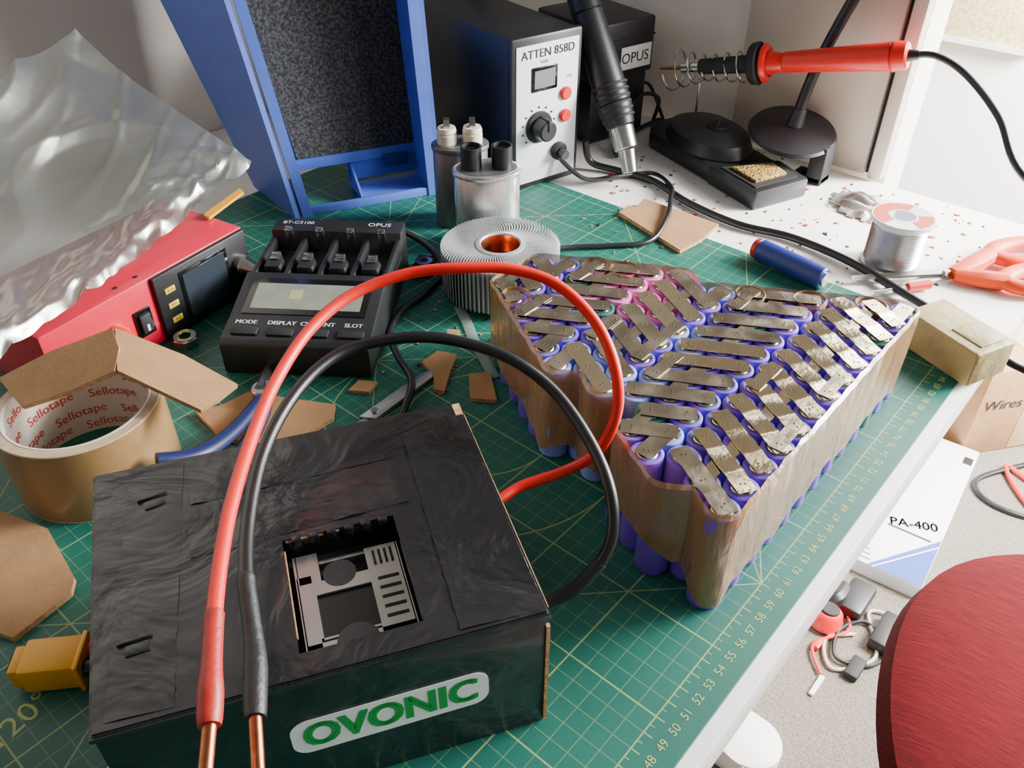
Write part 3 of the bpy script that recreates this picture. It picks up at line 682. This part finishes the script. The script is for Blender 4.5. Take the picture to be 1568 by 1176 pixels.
m.prism(STEEL,[(69.2,12.9),(68.6,11.9),(61.8,15.6),(62.0,16.0)],zz+.1,zz+.3);m.prism(STEEL,[(69.4,12.5),(68.9,11.8),(62.4,18.0),(62.8,18.2)],zz+.3,zz+.5)
m.cyl(STEEL,(68.2,12.6,zz+.3),(68.2,12.6,zz+.75),.3,n=14);m.obj('scissors')
m=M();FO=pm('foil','c9c4bb',.25,.8,var=.2,vs=40,bump=.5,bs=120);V=[];F=[];n=20
for j in range(n+1):
    for i in range(n+1):
        s,t_=i/n,j/n;p=Vector((73.9,25.6,0)).lerp(Vector((73.6,20.0,0)),s).lerp(Vector((79,26.6,0)).lerp(Vector((80.0,20.6,0)),s),t_)
        p.z=-.2+abs(noise.noise(Vector((s*4,t_*4,1))))*1.3*(1-abs(2*s-1)**2)*(1-abs(2*t_-1)**4);V.append(p)
for j in range(n):
    for i in range(n):
        if (i-10)**2+(j-10)**2<105+60*noise.noise(Vector((i*.4,j*.4,0))): F.append([j*(n+1)+i,j*(n+1)+i+1,(j+1)*(n+1)+i+1,(j+1)*(n+1)+i])
m.add((V,F),FO);m.obj('foil_scrap',ang=60)
m=M();m.cyl(RPL,(65.9,13.0,0.1),(64.2,14.2,0.1),.4,.35,n=14,bev=.08);m.cyl(STEEL,(64.2,14.2,0.1),(61.8,16.0,0.1),.15,n=10)
for v in m.v:v.z+=.12
m.obj('probe_lead')
m=M()
m.tube(RUB,[(66.0,47.6,2.9),(66.6,47.2,.6),(67.6,44.5,.1),(67.9,40.6,.1),(66.0,35.4,.1),(65.2,29.8,.1),(66.1,25.1,.1),(65.4,19.7,.15),(63.6,15.2,.25),(61.9,11.5,.4),(60.6,8.2,.5),(60.4,4.8,-.6),(68,-3,-6),(87,-8,-22),(94,-20,-60),(95,-34,-74.6)],.34,12);m.obj('black_cable')
m=M()
m.tube(RUB,[(61.8,48.4,3.0),(63,45.5,.6),(66,43.8,.2),(69.3,41.6,.1),(67.0,38.0,.6),(64.4,36.4,.75),(61.0,34.6,.75),(57.1,33.8,.3),(54.2,36.1,.25),(51.9,38.2,.3),(49.5,39.6,.4)],.22,10);m.obj('thin_black_cable')
m=M()
m.tube(RUB,[(71,47.2,.1),(74,48.6,2),(77.5,49,4),(80.5,48.5,3),(81.5,49.5,.1)],.22,10);m.tube(RUB,[(72,49,1),(76,50.0,4),(80,49.8,4.5),(82,48.5,.2)],.18,10);m.tube(RUB,[(70.5,46.8,.1),(72.5,48.2,.1),(77,49.2,.1),(82,49,.1)],.25,10);m.obj('cable_tangle')
# debris
m=M();cols=[RPL,BLK,CARD,STEEL,CARDL,BLKM,RPL]
def chip(a,b,z,mat,r):
    n_=random.choice((3,4,5));po=[(r*random.uniform(.5,1)*math.cos(6.283*i/n_),r*random.uniform(.4,.8)*math.sin(6.283*i/n_)) for i in range(n_)]
    m.prism(mat,po,0,.07,T=fr(a,b,z,random.uniform(0,360)))
for i in range(170):
    a=random.uniform(62,82);b=random.uniform(12,45)
    chip(a,b,-.29,random.choice(cols),random.uniform(.08,.36))
for i in range(70):
    a=random.uniform(22,60);b=random.uniform(30,46)
    chip(a,b,.01,random.choice(cols[2:6]),random.uniform(.06,.3))
m.obj('desk_debris')
# ---------------------------------------------------------------- floor things
m=M(fr(145.6,13.8,-75,-37))
m.bb(CARD,0,26,0,26,0,20,.3);m.bb(pm('box_tape','c2a27a',.3),10,15,-.1,26.1,.5,20.1,.05);m.text(tk,"Wires",4.5,Matrix.Translation((-.2,12,12))@Matrix.Rotation(R(-90),4,'Z')@TF);m.text(tk,"Wires",3.2,Matrix.Translation((5.0,-.15,12))@TF)
m.obj('moving_box')
m=M(fr(105.7,19.7,-75,5))
PW=pm('white_card','dfe1ea',.45);PB=pm('print_blue','27479a',.45)
m.bb(PW,0,39,-12.5,3,0,3,.2);m.prism(PB,[(.1,-12.4),(10,-12.4),(.1,-5)],3,3.06);m.prism(PB,[(10.5,-12.4),(12,-12.4),(.1,-4.0),(.1,-4.6)],3,3.06);
for dx in(0,.12): m.text(tk,"PA-400",2.6,fr(13+dx,-7.6,3.1,-68))
for i in range(10): m.bb(PB,1+i*1.1,1.2+i*1.1,-4+i*.35,2.5,3.0,3.06)
m.bb(tk,10.6,10.9,-11,-4,3.02,3.1);m.bb(tk,34,36,-12,-10.5,3.0,3.08)
m.obj('printed_carton')
CH=pm('chair_fabric','54070e',.95,var=.3,vs=8,bump=.4,bs=20,stretch=(70,5,5),dist=.0015,spec=.2)
m=M(fr(59.5,-18.2,-35,20))
pr=[(0,0),(19,0),(21.5,1),(22.6,3.5),(22,5.8),(19.5,7.0),(12,7.6),(0,7.8)]
g=lathe_g(pr,64)
def sq(v):
    r=math.hypot(v.x,v.y)
    if r<1e-6:return v
    t_=math.atan2(v.y,v.x);k=(abs(math.cos(t_))**3+abs(math.sin(t_))**3)**(-1/3);k=1+(k-1)*.5
    return Vector((v.x*k,v.y*k,v.z))
m.add(([sq(v) for v in g[0]],g[1]),CH)
m.cyl(BLK,(0,0,-3),(0,0,.1),12,16,n=32,bev=.3);m.cyl(STEEL,(0,0,-32),(0,0,-3),2.5,n=20);m.cyl(BLK,(0,0,-34),(0,0,-18),3.4,n=20,bev=.2)
for i in range(5):
    t_=2*math.pi*i/5+.5;m.tube(BLK,[(0,0,-32),(11*math.cos(t_),11*math.sin(t_),-33),(21*math.cos(t_),21*math.sin(t_),-35.5)],[2.4,2,1.5],10)
    m.cyl(BLK,(21*math.cos(t_)-1.5*math.sin(t_),21*math.sin(t_)+1.5*math.cos(t_),-37.5),(21*math.cos(t_)+1.5*math.sin(t_),21*math.sin(t_)-1.5*math.cos(t_),-37.5),2.5,n=20,bev=.3)
m.obj('office_chair')
CRM=pm('cream_cable','bdb39c',.5)
m=M();m.tube(RUB,[(150.8,3.4,-74.4),(141,8.9,-74.5),(136.5,5.8,-74.5),(137.5,-2,-74.5),(145,-12,-74.5)],.5,10);m.tube(REDR,[(152,1,-74.4),(146,-1,-74.4),(148,6,-74.3),(141,1,-74.4),(134,-8,-74.4)],.45,10)
m.tube(CRM,[(94,12,-74.5),(90,15,-74.4),(86,12,-74.5),(92,8,-74.4),(99,12,-74.4),(101,9,-74.5)],.28,10)
m.tube(RUB,[(96,6,-74.5),(90,8,-74.4),(88,12.5,-74.3),(93,14,-74.2),(97,11,-74.3),(92,4,-74.4),(84,2,-74.5)],.3,10);m.tube(RPL,[(99,17,-74.4),(94,13,-74.2),(88,16,-74.3),(84,13,-74.5)],.25,10);m.obj('floor_cables')
m=M();m.bb(BLK,96,103,12.5,16.5,-75,-72.4,.6);m.tube(BLK,[(95,19,-74),(97,17,-73),(100,17,-73)],[1,1.8,1.4],10);m.cyl(RPL,(93,16.5,-75),(93.5,16.5,-72),2.6,2.2,n=24,bev=.4);m.cyl(BLKM,(93.5,16.5,-72.2),(93.6,16.5,-71.6),1.5,n=20,bev=.1);m.obj('hand_drill')
m=M();m.bb(BLK,93,100,6.5,10,-75,-72.5,.5);m.bb(RPL,87.5,89.5,15,16,-75,-74,.2);m.bb(BLKM,86,90,8.5,10.5,-75,-73.6,.3);m.bb(WHT,80,84,12.2,13.0,-75,-74.4,.2);m.obj('power_adapter')
# ---------------------------------------------------------------- light + camera
def area(name,loc,tgt,sx,sy,e,col=(1,1,1)):
    l=bpy.data.lights.new(name,'AREA');l.shape='RECTANGLE';l.size=sx*S;l.size_y=sy*S;l.energy=e;l.color=col
    o=bpy.data.objects.new(name,l);bpy.context.scene.collection.objects.link(o)
    a=Vector((loc[0]*S,loc[1]*S,Z0+loc[2]*S));b=Vector((tgt[0]*S,tgt[1]*S,Z0+tgt[2]*S))
    o.location=a;o.rotation_euler=(b-a).to_track_quat('-Z','Y').to_euler();return o
area('window_light',(192,-30,75),(40,25,0),160,120,85,(1,.99,.97))
area('side_fill',(130,-100,70),(85,15,0),80,80,26,(1,.98,.94))  # added fill, no window here; brightens the right so light falls off leftwards
area('far_wall_fill',(150,-60,60),(200,20,-20),60,60,240,(1,.99,.97))  # added lamp out of view, only there to whiten the far wall
w=bpy.data.worlds.new('w');bpy.context.scene.world=w;w.use_nodes=True
w.node_tree.nodes['Background'].inputs[0].default_value=(.9,.9,.92,1);w.node_tree.nodes['Background'].inputs[1].default_value=.24
cam=bpy.data.cameras.new('camera');co=bpy.data.objects.new('camera',cam);bpy.context.scene.collection.objects.link(co)
cam.lens=36*1303/1568;cam.sensor_width=36;cam.clip_start=.01;co.location=(0,0,Z0+.358);co.rotation_euler=(R(90-38.06),0,R(-49.1))
bpy.context.scene.camera=co
